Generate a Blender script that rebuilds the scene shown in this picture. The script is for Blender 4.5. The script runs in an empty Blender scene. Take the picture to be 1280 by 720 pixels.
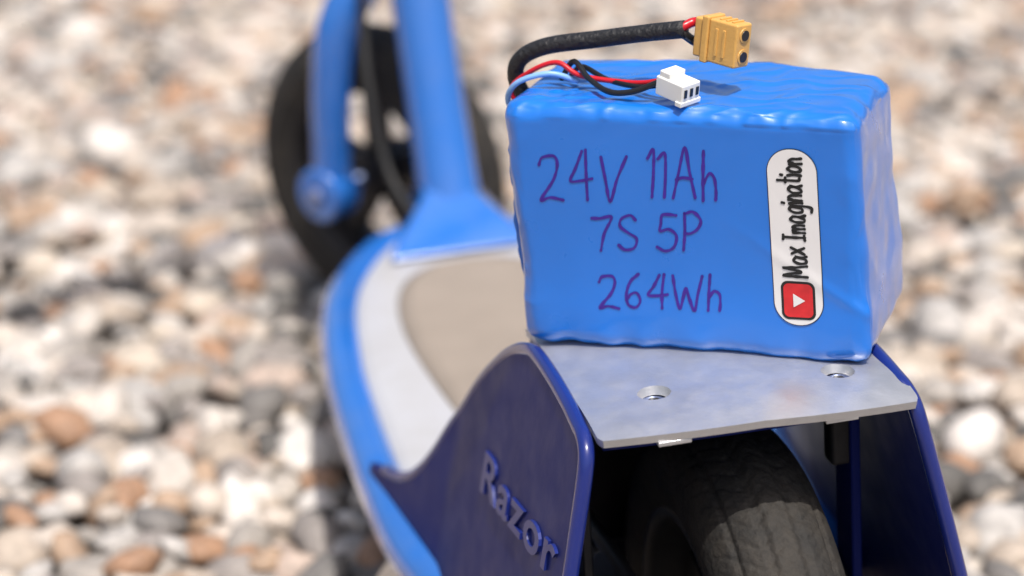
import bpy, bmesh, math, random
import numpy as np
from mathutils import Vector, Matrix, noise
from mathutils.bvhtree import BVHTree
random.seed(7); np.random.seed(7)
scene=bpy.context.scene
col=scene.collection
R=math.radians

# ------------------------------------------------------------ materials
def mat(name, color, rough=.5, metal=0, coat=0, var=.0, vscale=40, bump=0, bscale=200, spec=.5, rvar=0, dust=None, dustamt=0, dscale=30, bdist=.001, crough=.08, cior=1.5):
    m=bpy.data.materials.new(name); m.use_nodes=True
    nt=m.node_tree; N=nt.nodes; L=nt.links
    b=N['Principled BSDF']
    b.inputs['Base Color'].default_value=(*color,1)
    b.inputs['Roughness'].default_value=rough
    b.inputs['Metallic'].default_value=metal
    b.inputs['Coat Weight'].default_value=coat
    b.inputs['Coat Roughness'].default_value=crough
    b.inputs['Coat IOR'].default_value=cior
    b.inputs['Specular IOR Level'].default_value=spec
    tc=N.new('ShaderNodeTexCoord')
    src=None
    if var>0 or dust:
        n=N.new('ShaderNodeTexNoise'); n.inputs['Scale'].default_value=vscale; n.inputs['Detail'].default_value=4
        L.new(tc.outputs['Object'],n.inputs['Vector'])
        mx=N.new('ShaderNodeMix'); mx.data_type='RGBA'
        mx.inputs['A'].default_value=(*[c*(1-var) for c in color],1)
        mx.inputs['B'].default_value=(*[min(1,c*(1+var)) for c in color],1)
        L.new(n.outputs['Fac'],mx.inputs['Factor'])
        src=mx.outputs['Result']
        if dust:
            n2=N.new('ShaderNodeTexNoise'); n2.inputs['Scale'].default_value=dscale; n2.inputs['Detail'].default_value=7; n2.inputs['Roughness'].default_value=.7
            L.new(tc.outputs['Object'],n2.inputs['Vector'])
            mr=N.new('ShaderNodeMapRange'); mr.inputs['From Min'].default_value=.42; mr.inputs['From Max'].default_value=.72
            mr.inputs['To Max'].default_value=dustamt
            L.new(n2.outputs['Fac'],mr.inputs['Value'])
            m2=N.new('ShaderNodeMix'); m2.data_type='RGBA'
            L.new(mr.outputs['Result'],m2.inputs['Factor']); L.new(src,m2.inputs['A']); m2.inputs['B'].default_value=(*dust,1)
            src=m2.outputs['Result']
        L.new(src,b.inputs['Base Color'])
    if rvar>0:
        n=N.new('ShaderNodeTexNoise'); n.inputs['Scale'].default_value=vscale*2.3; n.inputs['Detail'].default_value=4
        L.new(tc.outputs['Object'],n.inputs['Vector'])
        mr=N.new('ShaderNodeMapRange'); mr.inputs['To Min'].default_value=max(.02,rough-rvar); mr.inputs['To Max'].default_value=rough+rvar
        mr.inputs['From Min'].default_value=.3; mr.inputs['From Max'].default_value=.7
        L.new(n.outputs['Fac'],mr.inputs['Value']); L.new(mr.outputs['Result'],b.inputs['Roughness'])
    if bump>0:
        n=N.new('ShaderNodeTexNoise'); n.inputs['Scale'].default_value=bscale; n.inputs['Detail'].default_value=4
        L.new(tc.outputs['Object'],n.inputs['Vector'])
        bp=N.new('ShaderNodeBump'); bp.inputs['Strength'].default_value=bump; bp.inputs['Distance'].default_value=bdist
        L.new(n.outputs['Fac'],bp.inputs['Height']); L.new(bp.outputs['Normal'],b.inputs['Normal'])
        if coat: L.new(bp.outputs['Normal'],b.inputs['Coat Normal'])
    return m

M_wrap=mat('shrink_wrap',(.003,.165,.66),.34,coat=1,crough=.16,cior=1.62,var=.10,vscale=25,bump=.22,bscale=50,bdist=.0012,rvar=.08)
M_ink=mat('purple_marker',(.045,.012,.26),.5,var=.35,vscale=300)
M_white=mat('sticker_paper',(.74,.72,.71),.55,var=.04,vscale=100)
M_black=mat('black_marker',(.012,.012,.012),.5)
M_red=mat('red_marker',(.60,.02,.025),.5,var=.3,vscale=300)
M_blue=mat('blue_frame_paint',(.016,.145,.53),.18,coat=1,cior=1.55,crough=.05,var=.08,vscale=20,rvar=.06,dust=(.16,.21,.32),dustamt=.2,dscale=25)
M_navy=mat('navy_fender_plastic',(.0075,.014,.120),.45,spec=.10,var=.15,vscale=30,bump=.05,bscale=300,rvar=.06,dust=(.014,.03,.17),dustamt=.35,dscale=18)
M_edge=mat('navy_fender_edge',(.010,.022,.17),.25,coat=.4,var=.15,vscale=30)
M_alu=mat('satin_aluminium',(.58,.58,.59),.38,metal=.7,var=.07,vscale=60,bump=.35,bscale=900,rvar=.08,bdist=.0003,dust=(.36,.36,.36),dustamt=.5,dscale=35)
M_deck=mat('deck_silver_paint',(.60,.595,.60),.34,metal=.25,var=.05,vscale=30,dust=(.40,.37,.32),dustamt=.4)
M_grip=mat('grip_tape',(.31,.26,.215),.9,var=.15,vscale=60,bump=.6,bscale=1500,dust=(.19,.16,.13),dustamt=.5)
M_dark=mat('dark_steel',(.014,.014,.018),.5,metal=.3,var=.3,vscale=60,dust=(.05,.045,.04),dustamt=.4)
M_rubber_c=mat('black_rubber',(.018,.018,.018),.6,var=.2,vscale=80)
M_chrome=mat('chrome',(.65,.65,.66),.2,metal=1)
M_bolt=mat('bolt_steel',(.22,.27,.45),.35,metal=.9,var=.2,vscale=400)
M_amber=mat('amber_nylon',(.66,.37,.10),.38,coat=.1,var=.1,vscale=200,bump=.15,bscale=900)
M_nylon=mat('white_nylon',(.80,.80,.77),.35,var=.03,vscale=200)
M_wblack=mat('wire_black',(.012,.012,.013),.35)
M_sleeve=mat('sleeve_black',(.014,.014,.016),.55,var=.3,vscale=300,bump=.8,bscale=420,bdist=.0015)
M_wred=mat('wire_red',(.55,.01,.02),.3)
M_wblue=mat('wire_blue',(.22,.42,.75),.35)
M_tyre=mat('tyre_rubber',(.019,.018,.017),.75,spec=.35,var=.25,vscale=90,dust=(.065,.054,.042),dustamt=.55,dscale=50,bump=.7,bscale=330,bdist=.0012)

STONES=[(0,(.39,.325,.265)),(.09,(.49,.425,.365)),(.19,(.27,.24,.22)),(.28,(.52,.47,.42)),(.37,(.37,.26,.18)),(.45,(.41,.385,.36)),
        (.54,(.17,.158,.148)),(.61,(.43,.34,.285)),(.69,(.32,.29,.26)),(.78,(.63,.585,.54)),(.82,(.33,.195,.12)),(.88,(.49,.42,.345)),(.94,(.11,.103,.095))]
def ramp(N,src,L):
    cr=N.new('ShaderNodeValToRGB'); cr.color_ramp.interpolation='CONSTANT'
    e=cr.color_ramp.elements
    e[0].position=0; e[0].color=(*STONES[0][1],1); e[1].position=STONES[1][0]; e[1].color=(*STONES[1][1],1)
    for p,c in STONES[2:]:
        x=e.new(p); x.color=(*c,1)
    L.new(src,cr.inputs['Fac']); return cr
def gravel_mat():
    m=bpy.data.materials.new('gravel_stone'); m.use_nodes=True
    nt=m.node_tree;N=nt.nodes;L=nt.links;b=N['Principled BSDF']; b.inputs['Roughness'].default_value=.65
    g=N.new('ShaderNodeNewGeometry'); cr=ramp(N,g.outputs['Random Per Island'],L)
    tc=N.new('ShaderNodeTexCoord')
    n=N.new('ShaderNodeTexNoise'); n.inputs['Scale'].default_value=110; n.inputs['Detail'].default_value=3; n.inputs['Roughness'].default_value=.65
    L.new(tc.outputs['Object'],n.inputs['Vector'])
    mr=N.new('ShaderNodeMapRange'); mr.inputs['From Min'].default_value=.3; mr.inputs['From Max'].default_value=.7; mr.inputs['To Min'].default_value=.72; mr.inputs['To Max'].default_value=1.3
    L.new(n.outputs['Fac'],mr.inputs['Value'])
    mx=N.new('ShaderNodeVectorMath'); mx.operation='SCALE'
    L.new(cr.outputs['Color'],mx.inputs[0]); L.new(mr.outputs['Result'],mx.inputs['Scale'])
    L.new(mx.outputs[0],b.inputs['Base Color'])
    return m
def ground_mat():
    m=bpy.data.materials.new('gravel_ground'); m.use_nodes=True
    nt=m.node_tree;N=nt.nodes;L=nt.links;b=N['Principled BSDF']; b.inputs['Roughness'].default_value=.85
    tc=N.new('ShaderNodeTexCoord')
    v=N.new('ShaderNodeTexVoronoi'); v.inputs['Scale'].default_value=38
    L.new(tc.outputs['Object'],v.inputs['Vector'])
    s=N.new('ShaderNodeSeparateColor'); L.new(v.outputs['Color'],s.inputs[0])
    cr=ramp(N,s.outputs[0],L)
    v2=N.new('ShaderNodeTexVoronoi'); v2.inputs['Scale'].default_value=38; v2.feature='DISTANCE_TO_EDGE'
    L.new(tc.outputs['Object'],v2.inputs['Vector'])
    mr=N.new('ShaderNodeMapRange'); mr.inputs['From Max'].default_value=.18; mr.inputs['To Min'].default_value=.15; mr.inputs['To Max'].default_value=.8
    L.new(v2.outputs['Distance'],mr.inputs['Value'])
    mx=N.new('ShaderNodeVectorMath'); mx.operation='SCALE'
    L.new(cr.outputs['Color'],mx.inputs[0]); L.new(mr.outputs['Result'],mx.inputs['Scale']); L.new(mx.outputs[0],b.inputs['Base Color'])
    bp=N.new('ShaderNodeBump'); bp.inputs['Strength'].default_value=1; bp.inputs['Distance'].default_value=.01
    L.new(mr.outputs['Result'],bp.inputs['Height']); L.new(bp.outputs['Normal'],b.inputs['Normal'])
    return m

# ------------------------------------------------------------ mesh helpers
def add(name,verts,faces,m,parent=None,smooth=True,M=None):
    if M is not None: verts=[tuple(M@Vector(v)) for v in verts]
    me=bpy.data.meshes.new(name); me.from_pydata([tuple(v) for v in verts],[],faces); me.update()
    bm=bmesh.new(); bm.from_mesh(me); bmesh.ops.recalc_face_normals(bm,faces=bm.faces); bm.to_mesh(me); bm.free()
    if smooth: me.polygons.foreach_set('use_smooth',[True]*len(me.polygons))
    me.materials.append(m)
    o=bpy.data.objects.new(name,me); col.objects.link(o)
    if parent: o.parent=parent
    return o
def bevel(o,w,seg=3):
    b=o.modifiers.new('bevel','BEVEL'); b.width=w; b.segments=seg; b.limit_method='ANGLE'; b.angle_limit=R(35)
    for p in o.data.polygons: p.use_smooth=True
    o.modifiers.new('wn','WEIGHTED_NORMAL')
    return o
def solid(o,t,off=-1):
    s=o.modifiers.new('solid','SOLIDIFY'); s.thickness=t; s.offset=off; return o
def cat(pts,n=8):
    P=[Vector(p) for p in pts]
    if len(P)<3: return [P[0].lerp(P[-1],i/n) for i in range(n+1)]
    P=[P[0]*2-P[1]]+P+[P[-1]*2-P[-2]]
    out=[]
    for i in range(1,len(P)-2):
        a,b,c,d=P[i-1:i+3]
        for k in range(n):
            t=k/n
            out.append(.5*((2*b)+(c-a)*t+(2*a-5*b+4*c-d)*t*t+(-a+3*b-3*c+d)*t**3))
    out.append(P[-2]); return out
def tube(name,pts,r,m,parent=None,seg=20,n=8,M=None):
    P=cat(pts,n)
    K=len(P)
    rad=(lambda t:r) if not isinstance(r,(list,tuple)) else (lambda t:float(np.interp(t,np.linspace(0,1,len(r)),r)))
    verts=[];faces=[];prev=None
    for i,p in enumerate(P):
        t=(P[min(i+1,K-1)]-P[max(i-1,0)]).normalized()
        if prev is None: u=t.orthogonal().normalized()
        else: u=(prev-t*prev.dot(t)).normalized()
        prev=u; w=t.cross(u); rr=rad(i/(K-1))
        for k in range(seg):
            a=2*math.pi*k/seg
            verts.append(p+u*math.cos(a)*rr+w*math.sin(a)*rr)
    for i in range(K-1):
        j=i+1
        for k in range(seg):
            k2=(k+1)%seg
            faces.append((i*seg+k,i*seg+k2,j*seg+k2,j*seg+k))
    faces.append(tuple(range(seg))[::-1]); faces.append(tuple((K-1)*seg+k for k in range(seg)))
    return add(name,verts,faces,m,parent,True,M)
def lathe(name,prof,m,parent,M,seg=96,mod=None):
    verts=[];faces=[];n=len(prof)
    for i in range(seg):
        a=2*math.pi*i/seg
        for x,r in prof:
            if mod: r=r-mod(a,x,r)
            verts.append((x,r*math.cos(a),r*math.sin(a)))
    for i in range(seg):
        j=(i+1)%seg
        for k in range(n):
            k2=(k+1)%n
            faces.append((i*n+k,i*n+k2,j*n+k2,j*n+k))
    return add(name,verts,faces,m,parent,True,M)
def box(name,c,s,m,parent=None,bev=0,M=None):
    hx,hy,hz=[k/2 for k in s]
    v=[]
    for sz in(-1,1):
        for sx,sy in((-1,-1),(1,-1),(1,1),(-1,1)):
            v.append((c[0]+sx*hx,c[1]+sy*hy,c[2]+sz*hz))
    f=[(0,3,2,1),(4,5,6,7),(0,1,5,4),(1,2,6,5),(2,3,7,6),(3,0,4,7)]
    o=add(name,v,f,m,parent,False,M)
    if bev: bevel(o,bev)
    return o
def cyl(name,a,b,r,m,parent=None,seg=32,M=None,bev=0,r2=None):
    a=Vector(a);b=Vector(b);t=(b-a).normalized();u=t.orthogonal().normalized();w=t.cross(u)
    v=[];
    for p,rr in((a,r),(b,r2 if r2 else r)):
        for k in range(seg):
            an=2*math.pi*k/seg; v.append(p+u*math.cos(an)*rr+w*math.sin(an)*rr)
    f=[(k,(k+1)%seg,seg+(k+1)%seg,seg+k) for k in range(seg)]
    f+= [tuple(range(seg))[::-1],tuple(range(seg,2*seg))]
    o=add(name,v,f,m,parent,False,M)
    if bev: bevel(o,bev)
    else:
        for p in o.data.polygons: p.use_smooth=len(p.vertices)==4
    return o
def empty(name,Mw):
    e=bpy.data.objects.new(name,None); col.objects.link(e); e.matrix_world=Mw; e.empty_display_size=.05; return e
def textmesh(s,size,sx=1,space=1):
    cu=bpy.data.curves.new('t','FONT'); cu.body=s; cu.size=size; cu.resolution_u=4; cu.space_character=space; cu.offset=.0004
    cu.align_x='CENTER'; cu.align_y='CENTER'
    o=bpy.data.objects.new('t',cu); col.objects.link(o)
    dg=bpy.context.evaluated_depsgraph_get(); me=bpy.data.meshes.new_from_object(o.evaluated_get(dg))
    bm=bmesh.new(); bm.from_mesh(me); bmesh.ops.triangulate(bm,faces=bm.faces)
    V=[(v.co.x*sx,v.co.y) for v in bm.verts]; F=[tuple(v.index for v in f.verts) for f in bm.faces]
    E=[tuple(v.index for v in e.verts) for e in bm.edges if e.is_boundary]
    bm.free(); bpy.data.objects.remove(o); bpy.data.meshes.remove(me)
    return V,F,E

# ------------------------------------------------------------ scooter frame
YAW=R(12.5); LEAN=R(-4)
MS=Matrix.Translation((.087,.788,0))@Matrix.Rotation(YAW,4,'Z')@Matrix.Rotation(LEAN,4,'Y')
SC=empty('electric_kick_scooter',MS)

def wheel(pref,M):
    pr=[]
    for i in range(101):
        a=-125+250*i/100
        x=.0245*math.sin(R(a)); r=.0755+.0245*math.cos(R(a))
        if abs(a)<75:
            g=0
            for gc in(-44,-15,15,44):
                if abs(a-gc)<2.6: g=.0011
            r-=g*math.cos(R(a)); x-=g*math.sin(R(a))
        pr.append((x,r))
    def sipe(a,x,r):
        if r<.083: return 0
        ph=(a*72/(2*math.pi)+abs(abs(x)-.009)*130)%1
        return .0008*max(0,1-abs(ph-.5)/.15)*min(1,(r-.083)/.004)
    lathe(pref+'_tyre',pr,M_tyre,SC,M,seg=864 if pref=='rear_wheel' else 160,mod=sipe if pref=='rear_wheel' else None)
    rim=[(-.0215,.064),(-.0215,.060),(-.018,.058),(-.006,.054),(.006,.054),(.018,.058),(.0215,.060),(.0215,.064),(.015,.064),(.010,.058),(-.010,.058),(-.015,.064)]
    lathe(pref+'_rim',rim,M_dark,SC,M)
    for i in range(5):
        Mr=M@Matrix.Rotation(2*math.pi*i/5,4,'X')
        box(pref+'_spoke_%d'%(i+1),(0,0,.037),(.010,.018,.040),M_dark,SC,.002,Mr)
    cyl(pref+'_hub',(-.022,0,0),(.022,0,0),.018,M_dark,SC,M=M,bev=.002)
    cyl(pref+'_axle',(-.060,0,0),(.055,0,0),.005,M_bolt,SC,M=M)

wheel('rear_wheel',Matrix.Translation((.008,-.004,.1)))
cyl('drive_sprocket',(-.040,0,.1),(-.036,0,.1),.048,M_dark,SC,seg=48,bev=.0008)
cyl('brake_drum',(.040,0,.1),(.050,0,.1),.036,M_dark,SC,seg=48,bev=.001)
tube('drive_chain',[(-.038,-.049,.1),(-.038,-.03,.139),(-.038,.0,.149),(-.038,.17,.128),(-.038,.188,.115),(-.038,.17,.098),(-.038,0,.051),(-.038,-.03,.061),(-.038,-.049,.1)],.0035,M_dark,SC,seg=8)
cyl('motor',(-.045,.175,.115),(.05,.175,.115),.043,M_dark,SC,seg=48,bev=.003)

# ---- fender side panels
TOP=[(-.056,.2235),(-.045,.2255),(-.02,.2278),(.02,.2280),(.04,.2235),(.06,.2145),(.08,.2015),(.0985,.187),(.115,.171),(.128,.158),(.145,.138),(.165,.120),(.19,.108),(.225,.101)]
BOT=[(-.056,.090),(-.04,.070),(0,.062),(.06,.066),(.12,.076),(.225,.083)]
def zbot(y): return float(np.interp(y,[p[0] for p in BOT],[p[1] for p in BOT]))
def flare(y,z):
    d=.226-z
    return .0588+.22*d+.12*max(0,(y-.12))
TP=cat([(0,y,z) for y,z in TOP],6)
def ztop_s(y): return float(np.interp(y,[p.y for p in TP],[p.z for p in TP]))
for side,sn in((-1,'left'),(1,'right')):
    ys=np.linspace(-.056,.225,80); nz=30
    V=[];F=[]
    for y in ys:
        zt=ztop_s(y);zb=zbot(y)
        for k in range(nz+1):
            t=k/nz; z=zb+(zt-zb)*t
            yy=y-.004*math.sin(t*math.pi)*max(0,(-.03-y)/.03)
            V.append((side*flare(y,z),yy,z))
    for i in range(len(ys)-1):
        for k in range(nz):
            a=i*(nz+1)+k; F.append((a,a+nz+1,a+nz+2,a+1))
    o=add('fender_panel_'+sn,V,F,M_navy,SC)
    solid(o,.0045,0); bevel(o,.0012,3)
    edge=[(side*(flare(-.056,z)),-.0565-.004*math.sin((z-.09)/.134*math.pi),z) for z in np.linspace(.092,.214,8)]
    edge+=[(side*(flare(y,z)),y,z+.0002) for y,z in [(-.0550,.2215),(-.049,.2250)]]
    edge+=[(side*flare(p.y,p.z),p.y,p.z+.0002) for p in TP if p.y>-.042][::4]
    tube('fender_edge_'+sn,edge,.0029,M_edge,SC,seg=12,n=4)
V2,F2,E2=textmesh('Razor',.0235,1.85,1.12)
Vb=[];n=len(V2)
for lay in (0,1):
    for x,y in V2:
        yy=.009-x; z=.1715+y+.14*x
        off=flare(yy,z)+.0021+(.0014 if lay else -.001)
        Vb.append((-off,yy,z))
Fb=[tuple(i+n for i in f) for f in F2]+[(a,b,b+n,a+n) for a,b in E2]
add('fender_logo',Vb,Fb,mat('logo_navy',(.012,.024,.18),.35,spec=.3,dust=(.05,.07,.22),dustamt=.3),SC,False)
box('rear_stay',(.0535,-.004,.160),(.004,.018,.100),M_navy,SC,.001)
box('brake_bracket',(.049,-.006,.190),(.009,.010,.022),M_dark,SC,.002)
box('left_stay',(-.0520,-.004,.160),(.004,.018,.100),M_dark,SC,.001)

V=[];F=[]
for i in range(33):
    a=R(92+(195-92)*i/32)
    for k in range(9):
        x=-.05+.1*k/8
        V.append((x,.118*math.cos(a)*-1,.1+.118*math.sin(a)))
for i in range(32):
    for k in range(8):
        a=i*9+k; F.append((a,a+1,a+10,a+9))
o=add('inner_light_block',V,F,M_dark,SC); solid(o,.002,0)  # dark arc added between the panels to block light inside the fender

# ---- fender top plate
PX=.0018
def plate_z(x,y):
    u=(x-PX)/.057
    return .2290+.0022*(1-u*u)-.0030*max(0,(-y-.035)/.03)**2-4.8*max(0,y-.03)**2-.0012*max(0,u)*max(0,(-y-.02)/.04)
V=[];F=[];nx=36;ny=60
for j in range(ny+1):
    for i in range(nx+1):
        u=-1+2*i/nx; t=j/ny
        yr=-.0650+.0060*u*u
        if u>0: yr-=.0035*u
        y=yr+(.055-yr)*t
        hw=.0578-.0015*max(0,1-abs(y-yr)/.004)**2
        x=PX+hw*u
        V.append((x,y,plate_z(x,y)))
for j in range(ny):
    for i in range(nx):
        a=j*(nx+1)+i; F.append((a,a+1,a+nx+2,a+nx+1))
pl=add('fender_top_plate',V,F,M_alu,SC)
solid(pl,.0030,-1)
HOLES=[(-.029,-.033),(.0385,-.037)]
bm=bmesh.new()
for hx,hy in HOLES:
    zz=plate_z(hx,hy)
    bmesh.ops.create_cone(bm,cap_ends=True,segments=40,radius1=.0036,radius2=.0072,depth=.008,matrix=Matrix.Translation((hx,hy,zz-.0015)))
me=bpy.data.meshes.new('c'); bm.to_mesh(me); bm.free(); co=bpy.data.objects.new('c',me); col.objects.link(co); co.parent=SC
bo=pl.modifiers.new('b','BOOLEAN'); bo.object=co; bo.operation='DIFFERENCE'; bo.solver='EXACT'
dg=bpy.context.evaluated_depsgraph_get(); nm=bpy.data.meshes.new_from_object(pl.evaluated_get(dg)); pl.modifiers.clear(); pl.data=nm
bpy.data.objects.remove(co)
b=pl.modifiers.new('bev','BEVEL'); b.width=.0006; b.segments=2; b.limit_method='ANGLE'; b.angle_limit=R(40)
pl.data.polygons.foreach_set('use_smooth',[True]*len(pl.data.polygons)); pl.modifiers.new('wn','WEIGHTED_NORMAL')
for i,(hx,hy) in enumerate(HOLES):
    zz=plate_z(hx,hy)
    cyl('plate_bolt_%d'%(i+1),(hx,hy,zz-.012),(hx,hy,zz-.0032),.0050,M_bolt,SC,bev=.0005)
    cyl('plate_bolt_socket_%d'%(i+1),(hx,hy,zz-.0045),(hx,hy,zz-.0029),.0026,M_dark,SC,seg=6)
V=[];F=[]
for j in range(21):
    for i in range(25):
        u=-1+2*i/24;y=-.0600+.0060*u*u+(.055+.0585)*j/20; x=PX+.0555*u
        V.append((x,y,plate_z(x,y)-.0048))
for j in range(20):
    for i in range(24):
        a=j*25+i; F.append((a,a+1,a+26,a+25))
o=add('fender_bridge',V,F,M_navy,SC); solid(o,.0022,-1)
for i,x in enumerate((-.030,.030)):
    box('plate_tab_%d'%(i+1),(x,-.0625+.0060*(x/.057)**2-(.0015 if x>0 else 0),plate_z(x,-.062)-.0040),(.012,.004,.0018),M_alu,SC,.0004)

# ---- deck
DW=[(.03,.055),(.07,.066),(.115,.080),(.16,.088),(.22,.090),(.30,.089),(.37,.086),(.45,.077),(.50,.064),(.54,.045),(.562,.028)]
DP=cat([(w,y,0) for y,w in DW],6)
def dw(y): return float(np.interp(y,[p.y for p in DP],[p.x for p in DP]))
V=[];F=[];ys=np.linspace(.09,.560,70);nx=16
for y in ys:
    w=dw(y)
    for i in range(nx+1):
        u=-1+2*i/nx; V.append((w*u,y,.0955-.003*abs(u)**6))
for j in range(len(ys)-1):
    for i in range(nx):
        a=j*(nx+1)+i;F.append((a,a+1,a+nx+2,a+nx+1))
o=add('deck_plate',V,F,M_deck,SC); solid(o,.004,-1)
GW=[(.10,.012),(.13,.028),(.18,.038),(.25,.046),(.33,.053),(.39,.055),(.44,.051),(.475,.040),(.495,.022),(.500,.003)]
GP=cat([(w,y,0) for y,w in GW],6)
V=[];F=[]
for p in GP:
    for i in range(9):
        u=-1+2*i/8; V.append((p.x*u,p.y,.0966))
for j in range(len(GP)-1):
    for i in range(8):
        a=j*9+i;F.append((a,a+1,a+10,a+9))
o=add('deck_grip_tape',V,F,M_grip,SC); solid(o,.0008,-1)
loop=[(-.068,-.01,.085),(-.068,.05,.085)]+[(-(w+.006),y,.086) for y,w in DW[2:]]+[(0,.577,.087)]
loop+=[(-p[0],p[1],p[2]) for p in loop[:-1][::-1]]
tube('frame_tube',loop,.0120,M_blue,SC,seg=24,n=6)
V=[];F=[];ys=np.linspace(.20,.52,20)
for y in ys:
    w=dw(y)-.012
    for x,z in((-w,.088),(-w*.9,.050),(w*.9,.050),(w,.088)): V.append((x,y,z))
for j in range(len(ys)-1):
    for k in range(4):
        a=j*4; F.append((a+k,a+(k+1)%4,a+4+(k+1)%4,a+4+k))
F+=[(0,1,2,3),tuple(len(V)-4+k for k in range(4))]
o=add('under_deck_tray',V,F,M_rubber_c,SC,False); bevel(o,.004)
tube('kickstand',[(-.070,.195,.070),(-.086,.205,.062),(-.102,.220,.035),(-.118,.238,.006),(-.130,.246,.002)],.0065,M_chrome,SC,seg=16)
cyl('kickstand_pivot',(-.078,.185,.07),(-.052,.185,.07),.010,M_dark,SC,bev=.001)
# ---- neck, down tube, head tube
tube('down_tube',[(.004,.540,.088),(.004,.556,.110),(.003,.578,.170),(.002,.600,.240),(.0015,.625,.318)],[.021,.0190,.0180,.0180,.0180],M_blue,SC,seg=32)
V=[(-.046,.505,.098),(.046,.505,.098),(.022,.572,.098),(-.022,.572,.098),(-.012,.545,.124),(.014,.545,.124),(.012,.574,.135),(-.012,.574,.135)]
o=add('neck_gusset',V,[(0,3,2,1),(4,5,6,7),(0,1,5,4),(1,2,6,5),(2,3,7,6),(3,0,4,7)],M_blue,SC,False); bevel(o,.003,4)
AX=Vector((0,-.24,.97)).normalized(); C0=Vector((.0015,.652,.262))
cyl('head_tube',C0+AX*.006,C0+AX*.105,.022,M_blue,SC,bev=.002,seg=40)
cyl('headset_cup',C0-AX*.002,C0+AX*.006,.024,M_chrome,SC,bev=.001)
cyl('stem_collar',C0+AX*.105,C0+AX*.135,.021,M_chrome,SC,bev=.002)
cyl('steering_stem',C0+AX*.10,C0+AX*.62,.0165,M_blue,SC,seg=40)
STEER=R(38)
MF=Matrix.Translation((-.020,.680,0))@Matrix.Rotation(STEER,4,'Z')
wheel('front_wheel',MF@Matrix.Translation((0,0,.1)))
for s,nm_ in((-1,'left'),(1,'right')):
    tube('fork_leg_'+nm_,[(s*.046,0,.088),(s*.048,-.004,.130),(s*.048,-.010,.175),(s*.043,-.017,.212),(s*.024,-.028,.243),(0,-.034,.256)],[.0135,.0125,.013,.014,.015,.016],M_blue,SC,M=MF,seg=24)
    cyl('fork_dropout_'+nm_,(s*.038,0,.1),(s*.062,0,.1),.018,M_blue,SC,M=MF,bev=.003)
    cyl('axle_nut_'+nm_,(s*.062,0,.1),(s*.066,0,.1),.007,M_bolt,SC,M=MF,seg=6,bev=.001)
top=C0+AX*.60
hd=Vector((math.cos(STEER),math.sin(STEER),0))
tube('handlebar',[top-hd*.21+AX*.02,top-hd*.1+AX*.01,top,top+hd*.1+AX*.01,top+hd*.21+AX*.02],.011,M_blue,SC)
for s in(-1,1): cyl('handlebar_grip_'+('left' if s<0 else 'right'),top+hd*.115*s+AX*.011,top+hd*.225*s+AX*.022,.016,M_rubber_c,SC,bev=.003)
tube('brake_cable',[(-.012,.53,.10),(-.028,.578,.125),(-.034,.60,.18),(-.030,.62,.24),(-.02,.61,.36),(-.03,.55,.6),tuple(top+Vector((-.05,-.03,-.02)))],.0028,M_rubber_c,SC,seg=10)

# ------------------------------------------------------------ battery pack
MB=MS@Matrix.Translation((.0123,.0258,.2302))@Matrix.Rotation(R(-31.5),4,'Z')
BP=empty('battery_pack',MB)
W,D,H=.1310,.068,.0935
bm=bmesh.new(); bmesh.ops.create_cube(bm,size=2)
bmesh.ops.subdivide_edges(bm,edges=bm.edges,cuts=125,use_grid_fill=True)
h=Vector((W/2,D/2,H/2)); r=.0065
def ridge(v): return max(0,1-abs(noise.noise(v))*5)
for v in bm.verts:
    p=Vector((v.co.x*h.x,v.co.y*h.y,v.co.z*h.z))
    rr=r*(1+.25*noise.noise(p*30))
    q=Vector([max(-(h[i]-rr),min(h[i]-rr,p[i])) for i in range(3)])
    d=p-q
    nrm=d.normalized()
    p2=q+nrm*rr if d.length>1e-9 else p
    a=abs(p.x)/h.x; c=abs(p.z)/h.z; e=abs(p.y)/h.y
    edge=max(min(a,c),min(a,e),min(c,e))
    disp=.0006*noise.noise(p*15)
    wr=noise.noise(Vector((p.x*150,p.y*130,p.z*40))+Vector((5,5,5)))
    wr2=noise.noise(Vector((p.x*45,p.y*70,p.z*80)))
    disp+=.0006*max(0,edge-.86)/.14*wr
    if a>.93: disp+=.0007*wr2
    if p.z>h.z*.9 :
        disp+=.0004*math.cos(p.x/.0185*2*math.pi)*max(0,1-e)
        disp+=.0006*ridge(Vector((p.x*30+p.y*26,p.y*60-p.x*10,2.2)))
        disp+=.0004*ridge(Vector((p.x*60-p.y*40,p.y*80,7.7)))
    k=max(0,edge-.78)/.22
    disp+=.0003*k*ridge(Vector((p.x*50+p.z*35,p.y*50,p.z*45-p.x*40))+Vector((1,9,4)))
    if p.y<-h.y*.9:
        disp+=.0010*math.exp(-((p.z+h.z*.8)/.012)**2)
        disp+=.0004*math.sin(p.x*300+3*noise.noise(p*40))*math.exp(-((p.z+h.z)/.010)**2)
        u=(p.x-h.x)*.55+(p.z+h.z)*.83-.016
        disp+=.0007*math.exp(-(u/.0022)**2)*max(0,(p.x-.012)/h.x)
    if p.x>h.x*.9: disp+=.0018*math.exp(-((p.z+h.z*.55)/.020)**2)*(.5+.5*p.y/h.y)
    p2=p2+nrm*disp
    if p2.z<-h.z+.001: p2.z=max(p2.z,-h.z)
    zt=max(0,p.z/h.z)
    p2.x-=.034*(p2.z+h.z)
    p2.z-=.0016*zt*max(0,p.x/h.x)**2
    p2.z-=.0040*zt*max(0,p.x/h.x)**3*max(0,p.y/h.y)
    p2.z+=h.z
    v.co=p2
me=bpy.data.meshes.new('shrink_wrap'); bm.to_mesh(me)
bvh=BVHTree.FromBMesh(bm); bm.free()
me.polygons.foreach_set('use_smooth',[True]*len(me.polygons)); me.materials.append(M_wrap)
ob=bpy.data.objects.new('shrink_wrap',me); col.objects.link(ob); ob.parent=BP
V=[];F=[]
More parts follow.
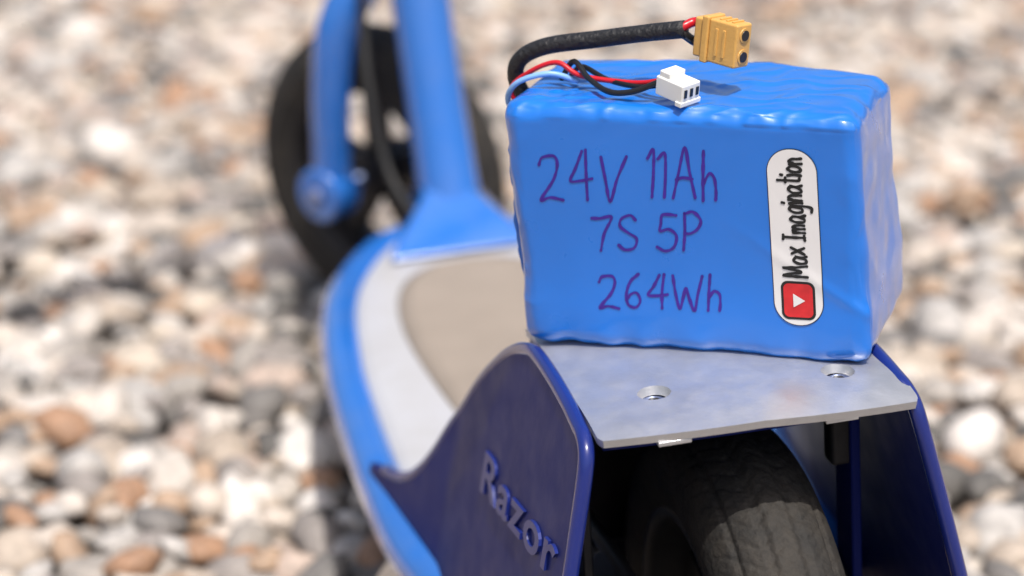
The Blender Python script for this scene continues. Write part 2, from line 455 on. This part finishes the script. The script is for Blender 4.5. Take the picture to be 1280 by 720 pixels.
for i in range(41):
    t=i/40; z=.018+.066*t
    wv=.0022*math.sin(math.pi*t)**.4*(1+.5*noise.noise(Vector((0,0,z*90)))+.3*noise.noise(Vector((5,0,z*250)))) if 0<i<40 else .0002
    x0=-W/2-.034*z+.0012; y0=-D/2+.0075
    for k in range(5):
        s_=k/4
        V.append((x0-wv*s_*1.3,y0-.001*math.sin(z*200)*s_+.0012*s_*noise.noise(Vector((z*120,s_,2))),z))
for i in range(40):
    for k in range(4):
        a=i*5+k; F.append((a,a+1,a+6,a+5))
o=add('film_flap',V,F,M_wrap,BP); solid(o,.0003,0)
def fy(x,z):
    hit=bvh.ray_cast(Vector((x,-.2,z)),Vector((0,1,0)))
    return hit[0].y if hit[0] else -D/2
G={
'2':[[(0,.8),(.12,.98),(.4,1),(.52,.78),(.38,.45),(.02,.03),(.3,.08),(.62,.02)]],
'4':[[(.38,1.0),(.2,.65),(.02,.38),(.3,.36),(.62,.40)],[(.5,1.02),(.48,.5),(.46,-.02)]],
'V':[[(0,1),(.14,.5),(.28,.0),(.44,.5),(.66,1.0)]],
'1':[[(0,.8),(.14,.95),(.16,.5),(.15,0)]],
'A':[[(0,0),(.16,.5),(.34,1.0),(.46,.5),(.6,.0)],[(.1,.38),(.3,.40),(.52,.38)]],
'h':[[(0,1),(.01,.5),(.0,0)],[(.0,.34),(.16,.54),(.3,.46),(.33,.2),(.34,0)]],
'7':[[(0,.95),(.25,.97),(.55,1.0),(.36,.5),(.24,0)]],
'S':[[(.5,.86),(.36,1.0),(.1,.92),(.06,.68),(.3,.52),(.5,.34),(.42,.06),(.16,.0),(.0,.14)]],
'5':[[(.5,1),(.3,.99),(.1,.98),(.08,.75),(.06,.56),(.3,.6),(.5,.42),(.44,.1),(.2,.0),(.0,.1)]],
'P':[[(.04,1),(.05,.5),(.04,0)],[(.04,.96),(.3,1.02),(.5,.82),(.42,.56),(.2,.46),(.05,.46)]],
'6':[[(.46,1),(.22,.8),(.05,.42),(.1,.08),(.34,.0),(.5,.2),(.4,.42),(.2,.42),(.07,.24)]],
'W':[[(0,1),(.1,.5),(.2,.02),(.34,.35),(.42,.66),(.52,.35),(.66,.02),(.78,.5),(.92,1.02)]],
'M':[[(0,0),(.04,.5),(.10,1),(.24,.6),(.36,.25),(.5,.6),(.64,1.02),(.68,.5),(.72,0)]],
'a':[[(.42,.52),(.2,.6),(.02,.36),(.08,.04),(.28,.06),(.42,.34),(.44,.54),(.44,.2),(.52,.0)]],
'x':[[(0,.58),(.2,.3),(.4,.0)],[(.4,.58),(.2,.3),(0,.0)]],
'I':[[(.0,1),(.16,1),(.32,1)],[(.16,1),(.16,.5),(.16,0)],[(0,0),(.16,0),(.32,0)]],
'm':[[(0,.56),(.02,.3),(.02,0)],[(.02,.38),(.16,.58),(.26,.44),(.27,.2),(.27,0)],[(.27,.38),(.4,.58),(.51,.44),(.52,.2),(.53,0)]],
'g':[[(.40,.52),(.2,.6),(.02,.36),(.08,.06),(.26,.06),(.40,.34),(.42,.54),(.42,-.1),(.34,-.36),(.1,-.34)]],
'i':[[(.04,.56),(.05,.3),(.05,0)],[(.05,.80),(.06,.84),(.065,.86)]],
'n':[[(0,.56),(.02,.3),(.02,0)],[(.02,.38),(.18,.58),(.31,.44),(.33,.2),(.34,0)]],
't':[[(.14,.95),(.13,.5),(.16,.06),(.3,.04)],[(0,.62),(.14,.62),(.3,.64)]],
'o':[[(.2,.58),(.03,.42),(.05,.1),(.2,0),(.38,.12),(.4,.42),(.24,.58),(.16,.56)]],
}
def strokes(txt,L_,h_,wd,fmap,name,m,seed=3,gap=.2):
    widths=[]
    for ch in txt: widths.append(.38 if ch==' ' else max(p[0] for s in G[ch] for p in s)+gap)
    sc=L_/(sum(widths)-gap)
    V=[];F=[];cx=0;rnd=random.Random(seed)
    for ch,wch in zip(txt,widths):
        if ch!=' ':
            jz=rnd.uniform(-.06,.06); js=rnd.uniform(.93,1.07); jr=rnd.uniform(-.05,.05)
            for s in G[ch]:
                P=cat([((p[0]+jr*p[1])*sc+rnd.uniform(-.02,.02)*h_,p[1]*h_*js+rnd.uniform(-.02,.02)*h_,0) for p in s],7)
                b=len(V)
                for i,p in enumerate(P):
                    t=(P[min(i+1,len(P)-1)]-P[max(i-1,0)]).normalized(); nn=Vector((-t.y,t.x,0))
                    w=wd*(1+.45*noise.noise(Vector((p.x*400+cx*9,p.y*400,0))))
                    for sg in(-1,1):
                        q=p+nn*w*sg
                        V.append(fmap(cx*sc+q.x,jz*h_+q.y,0))
                for i in range(len(P)-1): F.append((b+2*i,b+2*i+1,b+2*i+3,b+2*i+2))
                for P0 in(P[0],P[-1]):
                    c=len(V); k=8
                    for a in range(k):
                        q=P0+Vector((math.cos(a*2*math.pi/k),math.sin(a*2*math.pi/k),0))*wd*1.05
                        V.append(fmap(cx*sc+q.x,jz*h_+q.y,.00004))
                    F.append(tuple(range(c,c+k)))
        cx+=wch
    return add(name,V,F,m,BP,False)
def write(txt,x0,x1,z0,h_,ang,name,wd=.00056):
    def fm(a,b,e):
        lx=x0+a+.04*b; lz=z0+b+a*math.tan(ang)
        return (lx,fy(lx,lz)-.00022-e,lz)
    return strokes(txt,x1-x0,h_,wd,fm,name,M_ink)
write('24V 11Ah',-.0555,.0110,.0575,.0175,R(3.0),'marker_voltage')
write('7S 5P',-.0365,.0045,.0390,.0132,R(2),'marker_cell_layout')
write('264Wh',-.0350,.0110,.0165,.0128,R(1.5),'marker_energy')
# --- sticker
SX,SZ=.0395,.0475; SH,SW=.0328,.0088
def smap(u,w,off):
    x=SX+u-.03*w; z=SZ+w
    return (x,fy(x,z)-off,z)
def capsule(hw,hh,rad,cu=0,cw=0):
    def fn(a):
        ca,sa=math.cos(a),math.sin(a)
        def sgn(x): return (x>0)-(x<0)
        x=sgn(ca)*(hw-rad)+rad*ca; y=sgn(sa)*(hh-rad)+rad*sa
        return x+cu,y+cw
    return fn
def patch(name,fn,m,off,nr=14,cu=0,cw=0):
    V=[];F=[];K=120
    pts=[fn(2*math.pi*(k+.5)/K) for k in range(K)]
    dn=[]
    for k in range(K):
        a=pts[k];b=pts[(k+1)%K];L_=math.hypot(b[0]-a[0],b[1]-a[1]);s=max(1,int(L_/.0015))
        for i in range(s): dn.append((a[0]+(b[0]-a[0])*i/s,a[1]+(b[1]-a[1])*i/s))
    K=len(dn)
    for j in range(nr+1):
        t=1-j/(nr+1)
        for u,w in dn: V.append(smap(cu+(u-cu)*t,cw+(w-cw)*t,off))
    for j in range(nr):
        for k in range(K):
            k2=(k+1)%K;F.append((j*K+k,j*K+k2,(j+1)*K+k2,(j+1)*K+k))
    F.append(tuple(nr*K+k for k in range(K)))
    return add(name,V,F,m,BP,True)
patch('sticker_edge_ink',capsule(SW+.0003,SH+.0003,.0088),M_black,.00030)
patch('sticker',capsule(SW,SH,.0085),M_white,.00045)
bw=-.0235
patch('play_button_outline',capsule(.0062,.0072,.0026,0,bw),M_black,.00060,cw=bw)
patch('play_button',capsule(.0053,.0063,.0020,0,bw),M_red,.00072,cw=bw)
tri=[smap(-.0018,bw+.0026,.0009),smap(-.0018,bw-.0026,.0009),smap(.0025,bw,.0009)]
add('play_triangle',tri,[(0,1,2)],M_white,BP,False)
strokes('Max Imagination',.0440,.0082,.00052,lambda a,b,e: smap(.0034-b,-.0145+a,.00062+e),'sticker_lettering',M_black,seed=8,gap=.17)

# --- leads
tube('lead_sleeve',[(-.0665,.004,.078),(-.0735,.001,.090),(-.0720,-.002,.1005),(-.061,-.003,.1070),(-.040,-.004,.1105),(-.020,-.006,.1138),(-.0050,-.008,.1160)],[.0033,.0032,.0031,.0033,.0032,.0033],M_sleeve,BP,seg=16,n=10)
MX=Matrix.Translation((.0110,-.012,.1128))@Matrix.Rotation(R(-26),4,'Z')@Matrix.Rotation(R(5),4,'Y')@Matrix.Rotation(R(-6),4,'X')
box('power_connector_body',(.0015,0,0),(.0130,.0085,.0160),M_amber,BP,.0009,MX)
box('power_connector_collar',(-.0064,0,0),(.0030,.0098,.0172),M_amber,BP,.0007,MX)
box('power_connector_tail',(-.0098,0,0),(.0045,.0078,.0145),M_amber,BP,.0009,MX)
for k in range(3): box('power_connector_rib_%d'%(k+1),(-.001+.0028*k,0,.0081),(.0010,.0060,.0010),M_amber,BP,.0002,MX)
for k in range(2): box('power_connector_grip_%d'%(k+1),(-.001+.0034*k,-.0043,0),(.0012,.0008,.0100),M_amber,BP,.0002,MX)
for s in(-1,1):
    cyl('contact_ring_%d'%(1 if s<0 else 2),(.0075,0,s*.0039),(.0084,0,s*.0039),.0027,M_amber,BP,M=MX)
    cyl('contact_%d'%(1 if s<0 else 2),(.0078,0,s*.0039),(.0087,0,s*.0039),.0019,M_wblack,BP,M=MX)
def X(p): return tuple(MX@Vector(p))
tube('lead_red',[(-.011,-.008,.1152),(-.0060,-.008,.1168),X((-.015,0,.0040)),X((-.009,0,.0042))],.0017,M_wred,BP,seg=12)
tube('lead_black',[(-.011,-.008,.1142),(-.0060,-.008,.1142),X((-.015,0,-.003)),X((-.009,0,-.0038))],.0017,M_wblack,BP,seg=12)
MJ=Matrix.Translation((-.0035,-.0265,.0996))@Matrix.Rotation(R(-28),4,'Z')@Matrix.Rotation(R(10),4,'Y')
box('balance_connector_body',(0,0,0),(.0130,.0095,.0072),M_nylon,BP,.0006,MJ)
box('balance_connector_rail',(-.003,0,.0045),(.0050,.0082,.0026),M_nylon,BP,.0004,MJ)
box('balance_connector_lip',(.0053,0,-.0036),(.0030,.0106,.0018),M_nylon,BP,.0003,MJ)
for k in range(3): box('balance_slot_%d'%(k+1),(.0066,-.003+.003*k,.0003),(.0005,.0013,.0030),M_wblack,BP,0,MJ)
def J(p): return tuple(MJ@Vector(p))
tube('balance_wire_red',[(-.0675,-.006,.080),(-.0735,-.008,.091),(-.065,-.010,.0990),(-.054,-.010,.1030),(-.045,-.012,.0990),(-.030,-.014,.0975),(-.018,-.018,.0985),J((-.006,.002,.001))],.0010,M_wred,BP,seg=8,n=10)
tube('balance_wire_black',[(-.054,-.006,.0955),(-.048,-.008,.1030),(-.040,-.016,.0990),(-.030,-.024,.0965),(-.020,-.026,.0975),J((-.006,-.002,.001))],.0011,M_wblack,BP,seg=8,n=10)
tube('balance_wire_grey',[(-.052,-.000,.0955),(-.046,-.004,.1000),(-.034,-.012,.0975),(-.020,-.020,.0975),J((-.006,0,-.001))],.0010,M_wblack,BP,seg=8,n=10)
tube('balance_wire_blue',[(-.0665,-.010,.080),(-.0730,-.013,.088),(-.068,-.016,.0965),(-.056,-.014,.0998),(-.046,-.010,.0962)],.0011,M_wblue,BP,seg=8,n=10)

# ------------------------------------------------------------ gravel
def base_stone(sub,seed):
    bm=bmesh.new(); bmesh.ops.create_icosphere(bm,subdivisions=sub,radius=1)
    o=Vector((seed*7.3,seed*3.1,seed*1.7))
    for v in bm.verts:
        p=v.co.copy(); v.co=p*(1+.36*noise.noise(p*1.1+o)+.12*noise.noise(p*2.4+o))
    V=np.array([v.co[:] for v in bm.verts]); F=np.array([[v.index for v in f.verts] for f in bm.faces]); bm.free()
    return V,F
def scatter(bases,xs,ys,sizes,zc):
    VV=[];FF=[];off=0
    for x,y,s,z in zip(xs,ys,sizes,zc):
        V,F=bases[np.random.randint(len(bases))]
        a=np.random.uniform(0,2*math.pi); t=np.random.normal(0,.3); c,sn=math.cos(a),math.sin(a); ct,st=math.cos(t),math.sin(t)
        sc=np.array([s*np.random.uniform(.85,1.35),s*np.random.uniform(.7,1.0),s*np.random.uniform(.45,.75)])
        P=V*sc
        P=np.stack([P[:,0]*ct+P[:,2]*st,P[:,1],-P[:,0]*st+P[:,2]*ct],1)
        P=np.stack([P[:,0]*c-P[:,1]*sn+x,P[:,0]*sn+P[:,1]*c+y,P[:,2]+z],1)
        VV.append(P);FF.append(F+off);off+=len(V)
    return np.concatenate(VV),np.concatenate(FF),off
def jit(x0,x1,y0,y1,sp):
    gx,gy=np.meshgrid(np.arange(x0,x1,sp),np.arange(y0,y1,sp)); gx=gx.ravel()+np.random.uniform(-.6,.6,gx.size)*sp; gy=gy.ravel()+np.random.uniform(-.6,.6,gy.size)*sp
    return gx,gy
mid=[base_stone(2,i+20) for i in range(12)]; lo=[base_stone(1,i+40) for i in range(8)]
sets=[]
gx,gy=jit(-.85,.95,.75,2.9,.0185)
s=np.clip(np.random.lognormal(math.log(.0122),.38,gx.size),.0055,.026)
sets.append((mid,gx,gy,s,np.random.uniform(-.012,.002,gx.size)-s*.28))
gx,gy=jit(-2.2,2.4,-.8,5.5,.036)
k=~((gx>-.85)&(gx<.95)&(gy>.75)&(gy<2.9)); gx=gx[k];gy=gy[k]
s=np.clip(np.random.lognormal(math.log(.021),.25,gx.size),.01,.034)
sets.append((lo,gx,gy,s,np.random.uniform(-.012,-.003,gx.size)-s*.3))
Vs=[];Fs=[];off=0
for b_ in sets:
    V,F,n_=scatter(*b_); Vs.append(V);Fs.append(F+off);off+=n_
V=np.concatenate(Vs).astype(np.float32);F=np.concatenate(Fs).astype(np.int32)
me=bpy.data.meshes.new('gravel'); me.vertices.add(len(V)); me.vertices.foreach_set('co',V.ravel())
me.loops.add(F.size); me.loops.foreach_set('vertex_index',F.ravel())
me.polygons.add(len(F)); me.polygons.foreach_set('loop_start',np.arange(0,F.size,3,dtype=np.int32))
me.polygons.foreach_set('loop_total',np.full(len(F),3,dtype=np.int32)); me.update(calc_edges=True)
me.polygons.foreach_set('use_smooth',np.ones(len(F),dtype=bool))
me.materials.append(gravel_mat()); o=bpy.data.objects.new('gravel',me); col.objects.link(o)
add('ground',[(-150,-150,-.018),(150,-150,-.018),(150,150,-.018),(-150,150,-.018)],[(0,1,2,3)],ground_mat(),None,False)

# ------------------------------------------------------------ light
S=Vector((.14,-.42,0)).normalized(); el=R(67)
S=Vector((S.x*math.cos(el),S.y*math.cos(el),math.sin(el)))
w=bpy.data.worlds.new('World'); scene.world=w; w.use_nodes=True; nt=w.node_tree
sky=nt.nodes.new('ShaderNodeTexSky'); sky.sky_type='NISHITA'; sky.sun_disc=False; sky.sun_elevation=el; sky.sun_rotation=math.atan2(S.x,S.y)
sky.air_density=1.0; sky.dust_density=5.0
bg=nt.nodes['Background']; nt.links.new(sky.outputs[0],bg.inputs[0]); bg.inputs[1].default_value=.14
sl=bpy.data.lights.new('sun','SUN'); sl.energy=4.2; sl.angle=R(1.0); sl.color=(1,.955,.89)
so=bpy.data.objects.new('sun',sl); col.objects.link(so); so.rotation_mode='QUATERNION'; so.rotation_quaternion=S.to_track_quat('Z','Y'); so.location=(0,0,5)
# ------------------------------------------------------------ camera
cam=bpy.data.cameras.new('camera'); cam.lens=80; cam.sensor_width=36; cam.clip_start=.02; cam.clip_end=500
cam.dof.use_dof=True; cam.dof.focus_distance=.81; cam.dof.aperture_fstop=5.8
co=bpy.data.objects.new('camera',cam); col.objects.link(co); co.location=(0,0,.536); co.rotation_euler=(R(90-19.8),0,0)
scene.camera=co
scene.view_settings.view_transform='Standard'; scene.view_settings.look='None'; scene.view_settings.exposure=0
